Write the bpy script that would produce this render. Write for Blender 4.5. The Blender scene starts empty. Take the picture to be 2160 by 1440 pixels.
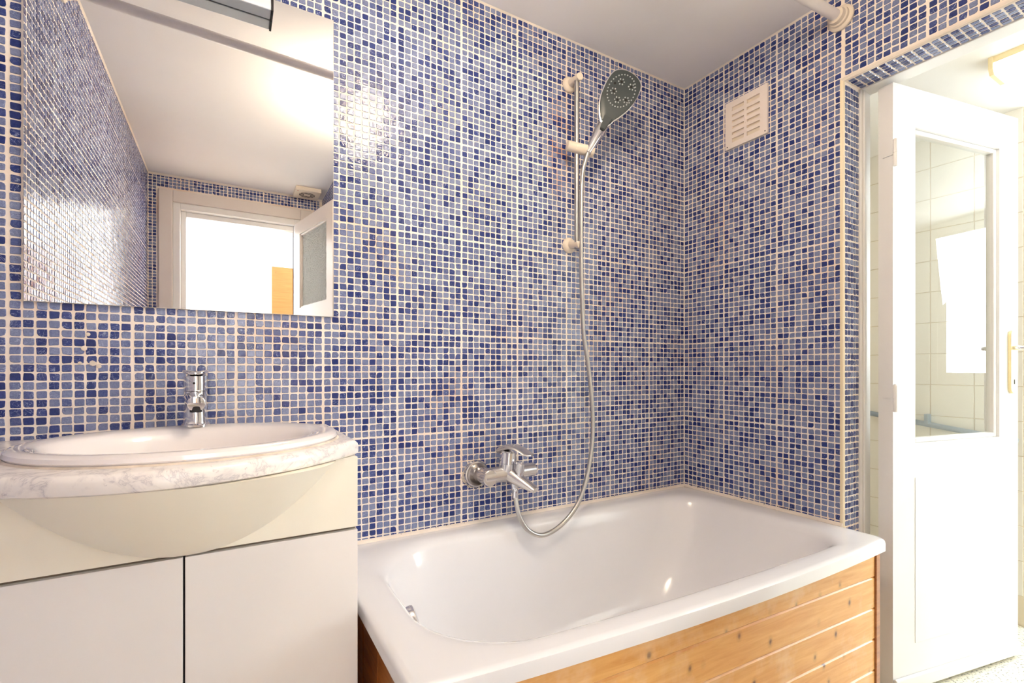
import bpy, bmesh, math, random
import numpy as np
from mathutils import Vector, Matrix, Euler
R = math.radians
rnd = random.Random(7)
rng = np.random.RandomState(11)
sc = bpy.context.scene
COL = sc.collection

# ------------------------------------------------------------------ camera
cam_d = bpy.data.cameras.new('camera'); cam = bpy.data.objects.new('camera', cam_d); COL.objects.link(cam)
cam.location = (-1.7869, -1.4648, 1.085)
cam.rotation_euler = (R(90), 0, R(-29.834))
cam_d.sensor_width = 36; cam_d.lens = 1006.9 * 36 / 2160
cam_d.shift_x = (1080 - 1060.1) / 2160; cam_d.shift_y = 59.0 / 2160
cam_d.clip_start = 0.02
sc.camera = cam
# ------------------------------------------------------------------ world, exposure
w = bpy.data.worlds.new('world'); sc.world = w; w.use_nodes = True
w.node_tree.nodes['Background'].inputs[0].default_value = (0.82, 0.9, 1.0, 1)
w.node_tree.nodes['Background'].inputs[1].default_value = 3.0
sc.view_settings.view_transform = 'Standard'; sc.view_settings.look = 'None'
sc.view_settings.exposure = 2.35; sc.view_settings.gamma = 1.0; sc.view_settings.use_curve_mapping = False
sc.cycles.max_bounces = 10; sc.cycles.diffuse_bounces = 6; sc.cycles.glossy_bounces = 5
sc.cycles.transparent_max_bounces = 12
sc.cycles.caustics_reflective = False; sc.cycles.caustics_refractive = False
sc.cycles.sample_clamp_indirect = 6.0

def area(name, loc, target, sx, sy, power, color):
    l = bpy.data.lights.new(name, 'AREA'); l.shape = 'RECTANGLE'; l.size = sx; l.size_y = sy
    l.energy = power; l.color = color
    o = bpy.data.objects.new(name, l); COL.objects.link(o); o.location = loc
    o.rotation_euler = (Vector(target) - Vector(loc)).to_track_quat('-Z', 'Y').to_euler()
    return o
# daylight coming through the kitchen window, and through the bedroom window (panes lie just inside of the lights); the kitchen end light is added fill
area('kitchen_daylight', (2.56, -1.75, 1.55), (1.0, -1.5, 1.3), 1.35, 1.05, 11, (0.95, 0.98, 1.0))
area('kitchen_end_fill', (.62, 1.24, 1.45), (.62, 0, 1.3), .8, 1.1, 3.4, (0.97, 0.98, 1.0))  # added fill to brighten the kitchen's far end; no window in that wall
area('bedroom_daylight', (-0.02, -4.3, 1.55), (-1.6, -3.9, 1.3), 1.9, 1.5, 24, (0.84, 0.92, 1.0))
LAMP_POWER = 16.0      # warm ceiling lamp of the bathroom
FILL_CEIL = 17.0

# ------------------------------------------------------------------ node helpers
def newmat(name):
    m = bpy.data.materials.new(name); m.use_nodes = True
    nt = m.node_tree; b = nt.nodes['Principled BSDF']
    return m, nt, b
def N(nt, t, **kw):
    n = nt.nodes.new('ShaderNode' + t)
    for k, v in kw.items():
        if k in n.inputs: n.inputs[k].default_value = v
        else: setattr(n, k, v)
    return n
def L(nt, a, b): nt.links.new(a, b)
def srgb(r, g, b):
    f = lambda c: (c / 255 / 12.92) if c / 255 <= .04045 else ((c / 255 + .055) / 1.055) ** 2.4
    return (f(r), f(g), f(b), 1)
def ramp(nt, fac, stops, interp='LINEAR'):
    r = nt.nodes.new('ShaderNodeValToRGB'); r.color_ramp.interpolation = interp
    e = r.color_ramp.elements
    while len(e) < len(stops): e.new(0.5)
    for i, (p, c) in enumerate(stops):
        e[i].position = p; e[i].color = c if len(c) == 4 else (*c, 1)
    if fac is not None: L(nt, fac, r.inputs[0])
    return r
def mix(nt, fac, a, b, mode='MIX'):
    m = nt.nodes.new('ShaderNodeMix'); m.data_type = 'RGBA'; m.blend_type = mode
    for i, v in ((0, fac), (6, a), (7, b)):
        if hasattr(v, 'links') or hasattr(v, 'is_linked'): L(nt, v, m.inputs[i])
        else: m.inputs[i].default_value = v
    return m.outputs[2]
def mth(nt, op, a, b=None, c=None):
    m = nt.nodes.new('ShaderNodeMath'); m.operation = op
    for i, v in enumerate((a, b, c)):
        if v is None: continue
        if hasattr(v, 'is_linked'): L(nt, v, m.inputs[i])
        else: m.inputs[i].default_value = v
    return m.outputs[0]
def bump(nt, h, strength, dist, b):
    n = nt.nodes.new('ShaderNodeBump'); n.inputs['Strength'].default_value = strength
    n.inputs['Distance'].default_value = dist; L(nt, h, n.inputs['Height']); L(nt, n.outputs[0], b.inputs['Normal'])
def plain(name, col, rough=.5, metal=0.0, spec=.5, noise=None, coat=0.0):
    m, nt, b = newmat(name)
    b.inputs['Base Color'].default_value = col; b.inputs['Roughness'].default_value = rough
    b.inputs['Metallic'].default_value = metal; b.inputs['Specular IOR Level'].default_value = spec
    b.inputs['Coat Weight'].default_value = coat
    if noise:
        sc_, st, dist, var = noise
        geo = N(nt, 'NewGeometry'); n = N(nt, 'TexNoise', Scale=sc_, Detail=4.0); L(nt, geo.outputs['Position'], n.inputs['Vector'])
        bump(nt, n.outputs['Fac'], st, dist, b)
        n2 = N(nt, 'TexNoise', Scale=sc_ * .17, Detail=3.0); L(nt, geo.outputs['Position'], n2.inputs['Vector'])
        dk = tuple(c * (1 - var) for c in col[:3]) + (1,)
        r = ramp(nt, n2.outputs['Fac'], [(.35, dk), (.65, col)]); L(nt, r.outputs[0], b.inputs['Base Color'])
    return m
M = {}
M['ceiling'] = plain('ceiling_paint', srgb(249, 246, 246), .65, noise=(9, .25, .004, .05))
M['white_wall'] = plain('white_wall_paint', srgb(244, 243, 240), .6, noise=(14, .15, .003, .02))
M['white_gloss'] = plain('white_gloss_paint', srgb(240, 238, 236), .28, noise=(25, .12, .002, .03))
M['casing'] = plain('casing_paint', srgb(228, 218, 210), .3, noise=(25, .12, .002, .03))
M['cream_trim'] = plain('cream_plastic_trim', srgb(232, 216, 184), .35)
M['caulk'] = plain('caulk', srgb(240, 228, 216), .6, noise=(60, .4, .002, .14))
M['tub'] = plain('tub_enamel', srgb(238, 237, 240), .13, coat=.3)
M['porcelain'] = plain('porcelain', srgb(244, 238, 237), .07, coat=.5)
M['plastic_cream'] = plain('aged_white_plastic', srgb(232, 218, 200), .4, noise=(40, .1, .001, .05))
M['plastic_white'] = plain('white_plastic', srgb(240, 228, 220), .35)
M['rail_white'] = plain('rail_white', srgb(236, 230, 228), .3)
M['cab_top'] = plain('cream_lacquer', srgb(247, 241, 226), .3, noise=(30, .08, .001, .03))
M['cab_door'] = plain('door_lacquer', srgb(238, 233, 230), .33, noise=(8, .05, .001, .04))
M['dark'] = plain('dark_void', srgb(38, 34, 36), .8)
M['gap'] = plain('gap_shadow', srgb(120, 108, 92), .8)
M['chrome'] = plain('chrome', (.80, .80, .82, 1), .09, 1.0)
M['chrome_dull'] = plain('limescaled_chrome', (.80, .77, .75, 1), .22, 1.0, noise=(70, .08, .0004, .15))
M['alu'] = plain('brushed_aluminium', (.54, .52, .49, 1), .34, 1.0)
M['brass'] = plain('pale_gold', srgb(238, 220, 170), .3, .35)
M['grey_plastic'] = plain('dark_grey_plastic', srgb(60, 67, 69), .38)
M['nozzle'] = plain('rubber_nozzle', srgb(186, 190, 194), .5)
M['black'] = plain('black_hole', (.006, .006, .006, 1), .7)
M['pipe'] = plain('grey_pipe', srgb(150, 163, 175), .4)
M['kit_tile'] = plain('cream_wall_tile', srgb(244, 241, 230), .12, coat=.3)
M['kit_grout'] = plain('cream_grout', srgb(226, 214, 190), .8)
M['glow_fit'] = plain('aged_fitting', srgb(246, 228, 180), .4)
M['mould'] = plain('mould_specks', srgb(62, 50, 46), .9)
M['lime'] = plain('limescale', srgb(232, 218, 202), .7, noise=(120, .6, .001, .3))

def mk_mirror():
    m, nt, b = newmat('mirror_silver')
    b.inputs['Base Color'].default_value = (.93, .93, .925, 1); b.inputs['Metallic'].default_value = 1; b.inputs['Roughness'].default_value = 0.0
    return m
M['mirror'] = mk_mirror()
M['mirror_edge'] = plain('mirror_edge', srgb(196, 190, 184), .2)

def mk_glass(name, tint, rough, textured=False):
    m, nt, b = newmat(name); nt.nodes.remove(b)
    out = nt.nodes['Material Output']
    tr = N(nt, 'BsdfTransparent'); tr.inputs[0].default_value = tint
    gl = N(nt, 'BsdfGlossy'); gl.inputs['Roughness'].default_value = rough
    fr = N(nt, 'Fresnel'); fr.inputs['IOR'].default_value = 1.5
    mx = N(nt, 'MixShader'); L(nt, tr.outputs[0], mx.inputs[1]); L(nt, gl.outputs[0], mx.inputs[2])
    g0 = N(nt, 'NewGeometry')
    fac = mth(nt, 'MULTIPLY', mth(nt, 'MULTIPLY', fr.outputs[0], 1.0), mth(nt, 'SUBTRACT', 1.0, g0.outputs['Backfacing'])); L(nt, fac, mx.inputs[0])
    res = mx
    if textured:
        geo = N(nt, 'NewGeometry'); v = N(nt, 'TexVoronoi', Scale=95.0); v.feature = 'SMOOTH_F1'
        L(nt, geo.outputs['Position'], v.inputs['Vector'])
        bn = N(nt, 'Bump'); bn.inputs['Strength'].default_value = 1.0; bn.inputs['Distance'].default_value = .012
        L(nt, v.outputs['Distance'], bn.inputs['Height']); L(nt, bn.outputs[0], gl.inputs['Normal'])
        tl = N(nt, 'BsdfTranslucent'); tl.inputs[0].default_value = (.9, .93, .88, 1); L(nt, bn.outputs[0], tl.inputs['Normal'])
        df = N(nt, 'BsdfDiffuse'); df.inputs[0].default_value = (.93, .94, .90, 1); L(nt, bn.outputs[0], df.inputs['Normal'])
        m1 = N(nt, 'MixShader'); m1.inputs[0].default_value = .5; L(nt, tl.outputs[0], m1.inputs[1]); L(nt, df.outputs[0], m1.inputs[2])
        m2 = N(nt, 'MixShader'); m2.inputs[0].default_value = .7; L(nt, mx.outputs[0], m2.inputs[1]); L(nt, m1.outputs[0], m2.inputs[2])
        res = m2
    L(nt, res.outputs[0], out.inputs[0])
    return m
M['glass'] = mk_glass('clear_glass', (.97, .985, .975, 1), 0.0)
M['frost'] = mk_glass('hammered_glass', (.9, .93, .88, 1), .12, True)

def emis(name, col, st):
    m, nt, b = newmat(name)
    b.inputs['Base Color'].default_value = (.8, .8, .8, 1)
    b.inputs['Emission Color'].default_value = col; b.inputs['Emission Strength'].default_value = st
    return m
M['lamp_glow'] = emis('warm_lamp_glow', (1.0, .84, .62, 1), LAMP_POWER)
M['tube_glow'] = emis('fluorescent_glow', (1.0, .97, .88, 1), 1.2)

def mk_mosaic():
    m, nt, b = newmat('glass_mosaic')
    at = N(nt, 'Attribute'); at.attribute_name = 'tint'
    geo = N(nt, 'NewGeometry')
    # large slow shift in position per tile so that veins do not run across joints
    off = N(nt, 'VectorMath', operation='MULTIPLY'); L(nt, at.outputs['Color'], off.inputs[0]); off.inputs[1].default_value = (0, 0, 7.3)
    pos = N(nt, 'VectorMath', operation='ADD'); L(nt, geo.outputs['Position'], pos.inputs[0]); L(nt, off.outputs[0], pos.inputs[1])
    n1 = N(nt, 'TexNoise', Scale=85.0, Detail=2.0); n1.inputs['Distortion'].default_value = 1.2; L(nt, pos.outputs[0], n1.inputs['Vector'])
    n3 = N(nt, 'TexNoise', Scale=170.0, Detail=4.0, Roughness=.65, Distortion=1.5); L(nt, pos.outputs[0], n3.inputs['Vector'])
    sep = N(nt, 'SeparateColor'); L(nt, at.outputs['Color'], sep.inputs[0])
    # red channel: tone, green channel: value jitter, blue channel: seed
    tone = sep.outputs[0]
    t2 = mth(nt, 'ADD', tone, mth(nt, 'MULTIPLY', mth(nt, 'SUBTRACT', n3.outputs['Fac'], .5), .85))
    base = ramp(nt, t2, [(.0, srgb(32, 46, 108)), (.35, srgb(52, 66, 128)), (.62, srgb(94, 105, 148)), (1.0, srgb(130, 139, 173))])
    crack = mth(nt, 'ABSOLUTE', mth(nt, 'SUBTRACT', n1.outputs['Fac'], .5))
    cl = ramp(nt, crack, [(.0, (1, 1, 1, 1)), (.016, (0, 0, 0, 1))])
    dk = mix(nt, mth(nt, 'MULTIPLY', cl.outputs[0], mth(nt, 'MULTIPLY', tone, .6)), base.outputs[0], srgb(44, 56, 104))
    n2 = N(nt, 'TexNoise', Scale=60.0, Detail=1.0); n2.inputs['Distortion'].default_value = 2.0
    p2 = N(nt, 'VectorMath', operation='ADD'); L(nt, pos.outputs[0], p2.inputs[0]); p2.inputs[1].default_value = (3.1, 1.7, 5.2); L(nt, p2.outputs[0], n2.inputs['Vector'])
    c2 = mth(nt, 'ABSOLUTE', mth(nt, 'SUBTRACT', n2.outputs['Fac'], .46))
    sel = mth(nt, 'LESS_THAN', c2, .013)
    mk = mth(nt, 'MULTIPLY', sel, mth(nt, 'GREATER_THAN', sep.outputs[2], .55))
    lt = mix(nt, mth(nt, 'MULTIPLY', mk, .62), dk, srgb(170, 182, 214))
    L(nt, lt, b.inputs['Base Color'])
    b.inputs['Roughness'].default_value = .12
    b.inputs['Specular IOR Level'].default_value = .42
    b.inputs['Coat Weight'].default_value = .06; b.inputs['Coat Roughness'].default_value = .08
    hs = mth(nt, 'ADD', mth(nt, 'MULTIPLY', n1.outputs['Fac'], 1.0), mth(nt, 'MULTIPLY', cl.outputs[0], -.18))
    bump(nt, hs, .5, .0013, b)
    return m
M['mosaic'] = mk_mosaic()

def mk_grout():
    m, nt, b = newmat('mosaic_grout')
    geo = N(nt, 'NewGeometry'); n = N(nt, 'TexNoise', Scale=5.0, Detail=5.0); L(nt, geo.outputs['Position'], n.inputs['Vector'])
    r = ramp(nt, n.outputs['Fac'], [(.35, srgb(240, 226, 212)), (.62, srgb(248, 238, 228))])
    # rust-coloured stain down the wall by the shower slide bar: a stain with a shape of its own
    sp = N(nt, 'SeparateXYZ'); L(nt, geo.outputs['Position'], sp.inputs[0])
    dx = mth(nt, 'DIVIDE', mth(nt, 'ADD', sp.outputs[0], .70), .10); dz = mth(nt, 'DIVIDE', mth(nt, 'SUBTRACT', sp.outputs[2], 1.93), .24)
    d2 = mth(nt, 'ADD', mth(nt, 'MULTIPLY', dx, dx), mth(nt, 'MULTIPLY', dz, dz))
    m1 = ramp(nt, d2, [(.0, (1, 1, 1, 1)), (1.0, (0, 0, 0, 1))])
    n2 = N(nt, 'TexNoise', Scale=16.0, Detail=4.0); L(nt, geo.outputs['Position'], n2.inputs['Vector'])
    n2r = ramp(nt, n2.outputs['Fac'], [(.38, (0, 0, 0, 1)), (.6, (1, 1, 1, 1))])
    f1 = mth(nt, 'MULTIPLY', mth(nt, 'MULTIPLY', m1.outputs[0], n2r.outputs[0]), mth(nt, 'GREATER_THAN', sp.outputs[1], -.05))
    n4 = N(nt, 'TexNoise', Scale=3.1, Detail=6.0); L(nt, geo.outputs['Position'], n4.inputs['Vector'])
    g = ramp(nt, n4.outputs['Fac'], [(.52, (0, 0, 0, 1)), (.72, (.55, .55, .55, 1))])
    c = mix(nt, g.outputs[0], r.outputs[0], srgb(228, 188, 154))
    c = mix(nt, mth(nt, 'MULTIPLY', f1, .8), c, srgb(206, 142, 92))
    L(nt, c, b.inputs['Base Color']); b.inputs['Roughness'].default_value = .8
    n3 = N(nt, 'TexNoise', Scale=260.0, Detail=2.0); L(nt, geo.outputs['Position'], n3.inputs['Vector']); bump(nt, n3.outputs['Fac'], .4, .0006, b)
    return m
M['grout'] = mk_grout()

def mk_marble():
    m, nt, b = newmat('white_marble')
    geo = N(nt, 'NewGeometry')
    n0 = N(nt, 'TexNoise', Scale=5.0, Detail=3.0); L(nt, geo.outputs['Position'], n0.inputs['Vector'])
    wv = N(nt, 'VectorMath', operation='SCALE'); L(nt, n0.outputs['Color'], wv.inputs[0]); wv.inputs['Scale'].default_value = .22
    ad = N(nt, 'VectorMath', operation='ADD'); L(nt, geo.outputs['Position'], ad.inputs[0]); L(nt, wv.outputs[0], ad.inputs[1])
    n = N(nt, 'TexNoise', Scale=11.0, Detail=8.0, Roughness=.65); L(nt, ad.outputs[0], n.inputs['Vector'])
    v = mth(nt, 'ABSOLUTE', mth(nt, 'SUBTRACT', n.outputs['Fac'], .5))
    r = ramp(nt, v, [(.0, srgb(206, 200, 202)), (.015, srgb(232, 226, 224)), (.06, srgb(244, 238, 234)), (.3, srgb(248, 243, 240))])
    n5 = N(nt, 'TexNoise', Scale=30.0, Detail=6.0, Roughness=.7); L(nt, ad.outputs[0], n5.inputs['Vector'])
    sp = ramp(nt, n5.outputs['Fac'], [(.63, (0, 0, 0, 1)), (.73, (.85, .85, .85, 1))])
    c = mix(nt, sp.outputs[0], r.outputs[0], srgb(140, 132, 142))
    L(nt, c, b.inputs['Base Color']); b.inputs['Roughness'].default_value = .17
    return m
M['marble'] = mk_marble()

def mk_pine(name, c0, c1, cd, wash):
    m, nt, b = newmat(name)
    tc = N(nt, 'TexCoord'); oi = N(nt, 'ObjectInfo')
    off = N(nt, 'VectorMath', operation='SCALE'); off.inputs[0].default_value = (3.7, 1.3, 9.1); L(nt, oi.outputs['Random'], off.inputs['Scale'])
    ad = N(nt, 'VectorMath', operation='ADD'); L(nt, tc.outputs['Object'], ad.inputs[0]); L(nt, off.outputs[0], ad.inputs[1])
    mp = N(nt, 'Mapping'); L(nt, ad.outputs[0], mp.inputs[0]); mp.inputs['Scale'].default_value = (.9, .9, 11)
    n = N(nt, 'TexNoise', Scale=6.0, Detail=6.0, Roughness=.6); n.inputs['Distortion'].default_value = .7; L(nt, mp.outputs[0], n.inputs['Vector'])
    r = ramp(nt, n.outputs['Fac'], [(.3, c0), (.7, c1)])
    # knots
    mk = N(nt, 'Mapping'); L(nt, ad.outputs[0], mk.inputs[0]); mk.inputs['Scale'].default_value = (1.0, .02, .75)
    v = N(nt, 'TexVoronoi', Scale=15.0); v.feature = 'F1'; v.inputs['Randomness'].default_value = 1.0
    nk = N(nt, 'TexNoise', Scale=40.0, Detail=3.0); L(nt, ad.outputs[0], nk.inputs['Vector']); L(nt, mk.outputs[0], v.inputs['Vector'])
    dist = mth(nt, 'ADD', v.outputs['Distance'], mth(nt, 'MULTIPLY', mth(nt, 'SUBTRACT', nk.outputs['Fac'], .5), .10))
    kn = ramp(nt, dist, [(.045, (1, 1, 1, 1)), (.12, (.18, .18, .18, 1)), (.22, (0, 0, 0, 1))])
    c = mix(nt, kn.outputs[0], r.outputs[0], cd)
    # cross-grain planing marks and pale worn patches
    nw = N(nt, 'TexNoise', Scale=4.5, Detail=5.0, Roughness=.65); L(nt, ad.outputs[0], nw.inputs['Vector'])
    pw = ramp(nt, nw.outputs['Fac'], [(.52, (0, 0, 0, 1)), (.70, (wash, wash, wash, 1))])
    c = mix(nt, pw.outputs[0], c, srgb(244, 216, 180))
    L(nt, c, b.inputs['Base Color']); b.inputs['Roughness'].default_value = .33
    bump(nt, n.outputs['Fac'], .12, .002, b)
    return m
M['pine'] = mk_pine('varnished_pine', srgb(222, 156, 84), srgb(240, 188, 116), srgb(112, 66, 40), .6)
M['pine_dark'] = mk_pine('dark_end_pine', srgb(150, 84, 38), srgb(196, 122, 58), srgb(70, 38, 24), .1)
M['post'] = mk_pine('red_brown_trim_wood', srgb(150, 92, 54), srgb(186, 124, 76), srgb(96, 54, 36), .0)
M['wardrobe'] = mk_pine('light_wardrobe_wood', srgb(188, 119, 64), srgb(202, 134, 76), srgb(182, 114, 60), .0)

def mk_terrazzo():
    m, nt, b = newmat('flecked_floor')
    geo = N(nt, 'NewGeometry')
    mp = N(nt, 'Mapping'); L(nt, geo.outputs['Position'], mp.inputs[0]); mp.inputs['Scale'].default_value = (60, 95, 60); mp.inputs['Rotation'].default_value = (0, 0, .5)
    v = N(nt, 'TexNoise', Scale=1.6, Detail=3.0); L(nt, mp.outputs[0], v.inputs['Vector'])
    r = ramp(nt, v.outputs['Fac'], [(.30, srgb(96, 98, 92)), (.40, srgb(178, 176, 160)), (.46, srgb(228, 222, 202)), (.8, srgb(236, 230, 212))])
    L(nt, r.outputs[0], b.inputs['Base Color']); b.inputs['Roughness'].default_value = .35
    return m
M['floor'] = mk_terrazzo()

# ------------------------------------------------------------------ mesh helpers
class MB:
    def __init__(s): s.v = []; s.f = []
    def add(s, vs, fs):
        o = len(s.v); s.v += [tuple(p) for p in vs]; s.f += [tuple(i + o for i in f) for f in fs]; return s
    def box(s, x0, x1, y0, y1, z0, z1):
        return s.add([(x0,y0,z0),(x1,y0,z0),(x1,y1,z0),(x0,y1,z0),(x0,y0,z1),(x1,y0,z1),(x1,y1,z1),(x0,y1,z1)],
                     [(0,3,2,1),(4,5,6,7),(0,1,5,4),(1,2,6,5),(2,3,7,6),(3,0,4,7)])
    def loops(s, rings, cap0=True, cap1=True, closed=True):
        n = len(rings[0]); o = len(s.v)
        for r in rings: s.v += [tuple(p) for p in r]
        for i in range(len(rings) - 1):
            for j in range(n if closed else n - 1):
                k = (j + 1) % n
                s.f.append((o + i*n + j, o + i*n + k, o + (i+1)*n + k, o + (i+1)*n + j))
        if cap0: s.f.append(tuple(o + j for j in range(n))[::-1])
        if cap1: s.f.append(tuple(o + (len(rings)-1)*n + j for j in range(n)))
        return s
    def lathe(s, base, axis, prof, n=32):
        """prof: list of (distance along axis, radius)"""
        a = Vector(axis).normalized(); t = a.orthogonal().normalized(); u = a.cross(t)
        B = Vector(base); rings = []
        for d, r in prof:
            r = max(r, 1e-5)
            rings.append([B + a*d + t*(r*math.cos(2*math.pi*k/n)) + u*(r*math.sin(2*math.pi*k/n)) for k in range(n)])
        return s.loops(rings)
    def tube(s, pts, rad, n=16, sub=6):
        P = [Vector(p) for p in pts]
        if sub > 1:
            Q = []
            for i in range(len(P) - 1):
                p0 = P[max(i-1, 0)]; p1 = P[i]; p2 = P[i+1]; p3 = P[min(i+2, len(P)-1)]
                for k in range(sub):
                    t = k / sub
                    Q.append(.5*((2*p1) + (p2-p0)*t + (2*p0-5*p1+4*p2-p3)*t*t + (3*p1-p0-3*p2+p3)*t**3))
            Q.append(P[-1]); P = Q
        rings = []; up = None
        for i, p in enumerate(P):
            d = (P[min(i+1, len(P)-1)] - P[max(i-1, 0)]).normalized()
            if up is None: up = d.orthogonal().normalized()
            up = (up - d*up.dot(d)).normalized(); sd = d.cross(up)
            rr = rad(i/(len(P)-1)) if callable(rad) else rad
            rings.append([p + up*(rr*math.cos(2*math.pi*k/n)) + sd*(rr*math.sin(2*math.pi*k/n)) for k in range(n)])
        return s.loops(rings)
    def prism(s, poly, vec):
        v = Vector(vec); P = [Vector(p) for p in poly]
        return s.loops([P, [p + v for p in P]])

LOC = {}
def setp(o, label=None, cat=None, kind=None, group=None):
    if label: o['label'] = label
    if cat: o['category'] = cat
    if kind: o['kind'] = kind
    if group: o['group'] = group
    return o
def world_loc(p): return LOC.get(p.name, Vector((0, 0, 0))) if p else Vector((0, 0, 0))
def obj(name, mb, mat, parent=None, smooth=False, bevel=0, seg=2, loc=None, sub=0, fix=False):
    """verts are given in world coordinates; the object's origin is its parent's (or loc)"""
    o0 = world_loc(parent) if parent else (Vector(loc) if loc is not None else Vector((0, 0, 0)))
    me = bpy.data.meshes.new(name)
    me.from_pydata([tuple(Vector(v) - o0) for v in mb.v], [], mb.f)
    if fix or smooth:
        b = bmesh.new(); b.from_mesh(me); bmesh.ops.recalc_face_normals(b, faces=b.faces); b.to_mesh(me); b.free()
    me.materials.append(M[mat])
    o = bpy.data.objects.new(name, me); COL.objects.link(o)
    if parent: o.parent = parent; LOC[o.name] = o0
    else: o.location = o0; LOC[o.name] = o0
    if smooth:
        me.polygons.foreach_set('use_smooth', [True]*len(me.polygons))
        try: me.set_sharp_from_angle(angle=R(38))
        except Exception: pass
    if sub:
        m = o.modifiers.new('sub', 'SUBSURF'); m.levels = sub; m.render_levels = sub
    if bevel:
        m = o.modifiers.new('bevel', 'BEVEL'); m.width = bevel; m.segments = seg; m.limit_method = 'ANGLE'; m.angle_limit = R(40)
    return o
def thing(name, loc, label, cat, kind=None, group=None):
    o = bpy.data.objects.new(name, None); COL.objects.link(o); o.location = loc; o.empty_display_size = .05
    LOC[o.name] = Vector(loc); return setp(o, label, cat, kind, group)
def struct(name, mb, mat, label, cat, **kw):
    return setp(obj(name, mb, mat, **kw), label, cat, 'structure')

# ------------------------------------------------------------------ mosaic
WS, PH, EX = .2212, .02178, .0034          # sheet width, tile pitch across, wider joint between sheets
HS = .3224; PV = (HS - .0022) / 16          # sheet height, tile pitch up
Z0 = 1.199                                  # a joint between sheets
CEIL = 2.35
def rows(z0=.0, z1=CEIL - .003):
    out = []
    for k in range(-4, 4):
        for i in range(16):
            c = Z0 + k*HS + .0011 + PV*(i + .5)
            if z0 + PV*.45 < c < z1 - PV*.40: out.append(c)
    return out
def cols_from(start, sgn, length, first):
    """tile centres measured along from a start edge; first sheet has 'first' columns"""
    out = []; p = .0022; n = first
    while p < length:
        for i in range(n):
            c = p + PH*(i + .5)
            if c < length - PH*.40: out.append(start + sgn*c)
        p += n*PH + EX; n = 10
    return out
ANG = []
def outline(n, k, w, h, g):
    """n irregular rounded-square outlines of k points (k = 8 or 12) -> array (n,k,2)"""
    out = np.zeros((n, k, 2)); per = k // 4
    cr = g.uniform(.0016, .0034, (n, 4)); clip = g.rand(n, 4) < .045; cr = np.where(clip, g.uniform(.005, .0075, (n, 4)), cr)
    sx = np.array([1, -1, -1, 1]); sy = np.array([1, 1, -1, -1])
    hw = w/2 + g.normal(0, .00035, (n, 4)); hh = h/2 + g.normal(0, .00035, (n, 4))
    for c in range(4):
        a0 = [0, 90, 180, 270][c]
        for i in range(per):
            a = math.radians(a0 + 90*i/(per-1)) if per > 1 else math.radians(a0 + 45)
            out[:, c*per+i, 0] = sx[c]*(hw[:, c] - cr[:, c]) + cr[:, c]*math.cos(a)
            out[:, c*per+i, 1] = sy[c]*(hh[:, c] - cr[:, c]) + cr[:, c]*math.sin(a)
    out += g.normal(0, .00022, out.shape)
    return out
def tints(n, g):
    dark = g.rand(n)
    t = np.where(dark < .29, g.normal(.15, .08, n), np.where(dark < .46, g.normal(.45, .06, n), g.normal(.86, .08, n)))
    return np.stack([np.clip(t, 0, 1), g.rand(n), g.rand(n)], 1)
def tile_arrays(cu, cv, g, k=12, w=.0187, h=.0171, tilt=.010):
    n = len(cu); ol = outline(n, k, w, h, g)
    ins = 1 - .0011/(w/2)
    base = np.zeros((n, k, 3)); top = np.zeros((n, k, 3))
    base[:, :, :2] = ol; top[:, :, :2] = ol*ins
    tx = g.normal(0, tilt, n)[:, None]; ty = g.normal(0, tilt, n)[:, None]
    top[:, :, 2] = .0014 + top[:, :, 0]*tx + top[:, :, 1]*ty + g.normal(0, .00012, (n, 1))
    base[:, :, 2] = -.0004
    for a in (base, top): a[:, :, 0] += np.asarray(cu)[:, None]; a[:, :, 1] += np.asarray(cv)[:, None]
    return np.concatenate([base, top], 1)        # (n, 2k, 3)
def tile_mesh(name, V, T, k, tosw):
    """V (n,2k,3) in (u, v, out) space; tosw maps to local xyz"""
    n = len(V); P = tosw(V.reshape(-1, 3)).astype(np.float32)
    me = bpy.data.meshes.new(name)
    j = np.arange(k); jn = (j + 1) % k
    quad = np.stack([j, jn, jn + k, j + k], 1).reshape(-1)
    idx = np.concatenate([quad, np.arange(k) + k])
    li = (idx[None, :] + (np.arange(n)*2*k)[:, None]).reshape(-1)
    tot = np.tile(np.array([4]*k + [k]), n); st = np.concatenate([[0], np.cumsum(tot)[:-1]])
    me.vertices.add(n*2*k); me.vertices.foreach_set('co', P.reshape(-1))
    me.loops.add(len(li)); me.loops.foreach_set('vertex_index', li.astype(np.int32))
    me.polygons.add(len(tot)); me.polygons.foreach_set('loop_start', st.astype(np.int32)); me.polygons.foreach_set('loop_total', tot.astype(np.int32))
    me.update(calc_edges=True); me.polygons.foreach_set('use_smooth', np.zeros(len(tot), bool))
    a = me.color_attributes.new('tint', 'FLOAT_COLOR', 'POINT')
    c = np.ones((n, 2*k, 4), np.float32); c[:, :, :3] = T[:, None, :]
    a.data.foreach_set('color', c.reshape(-1))
    me.materials.append(M['mosaic'])
    return me
def mapper(o, ud, vd, nd):
    o, ud, vd, nd = map(np.array, (o, ud, vd, nd))
    return lambda p: o + p[:, :1]*ud + p[:, 1:2]*vd + p[:, 2:3]*nd
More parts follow.
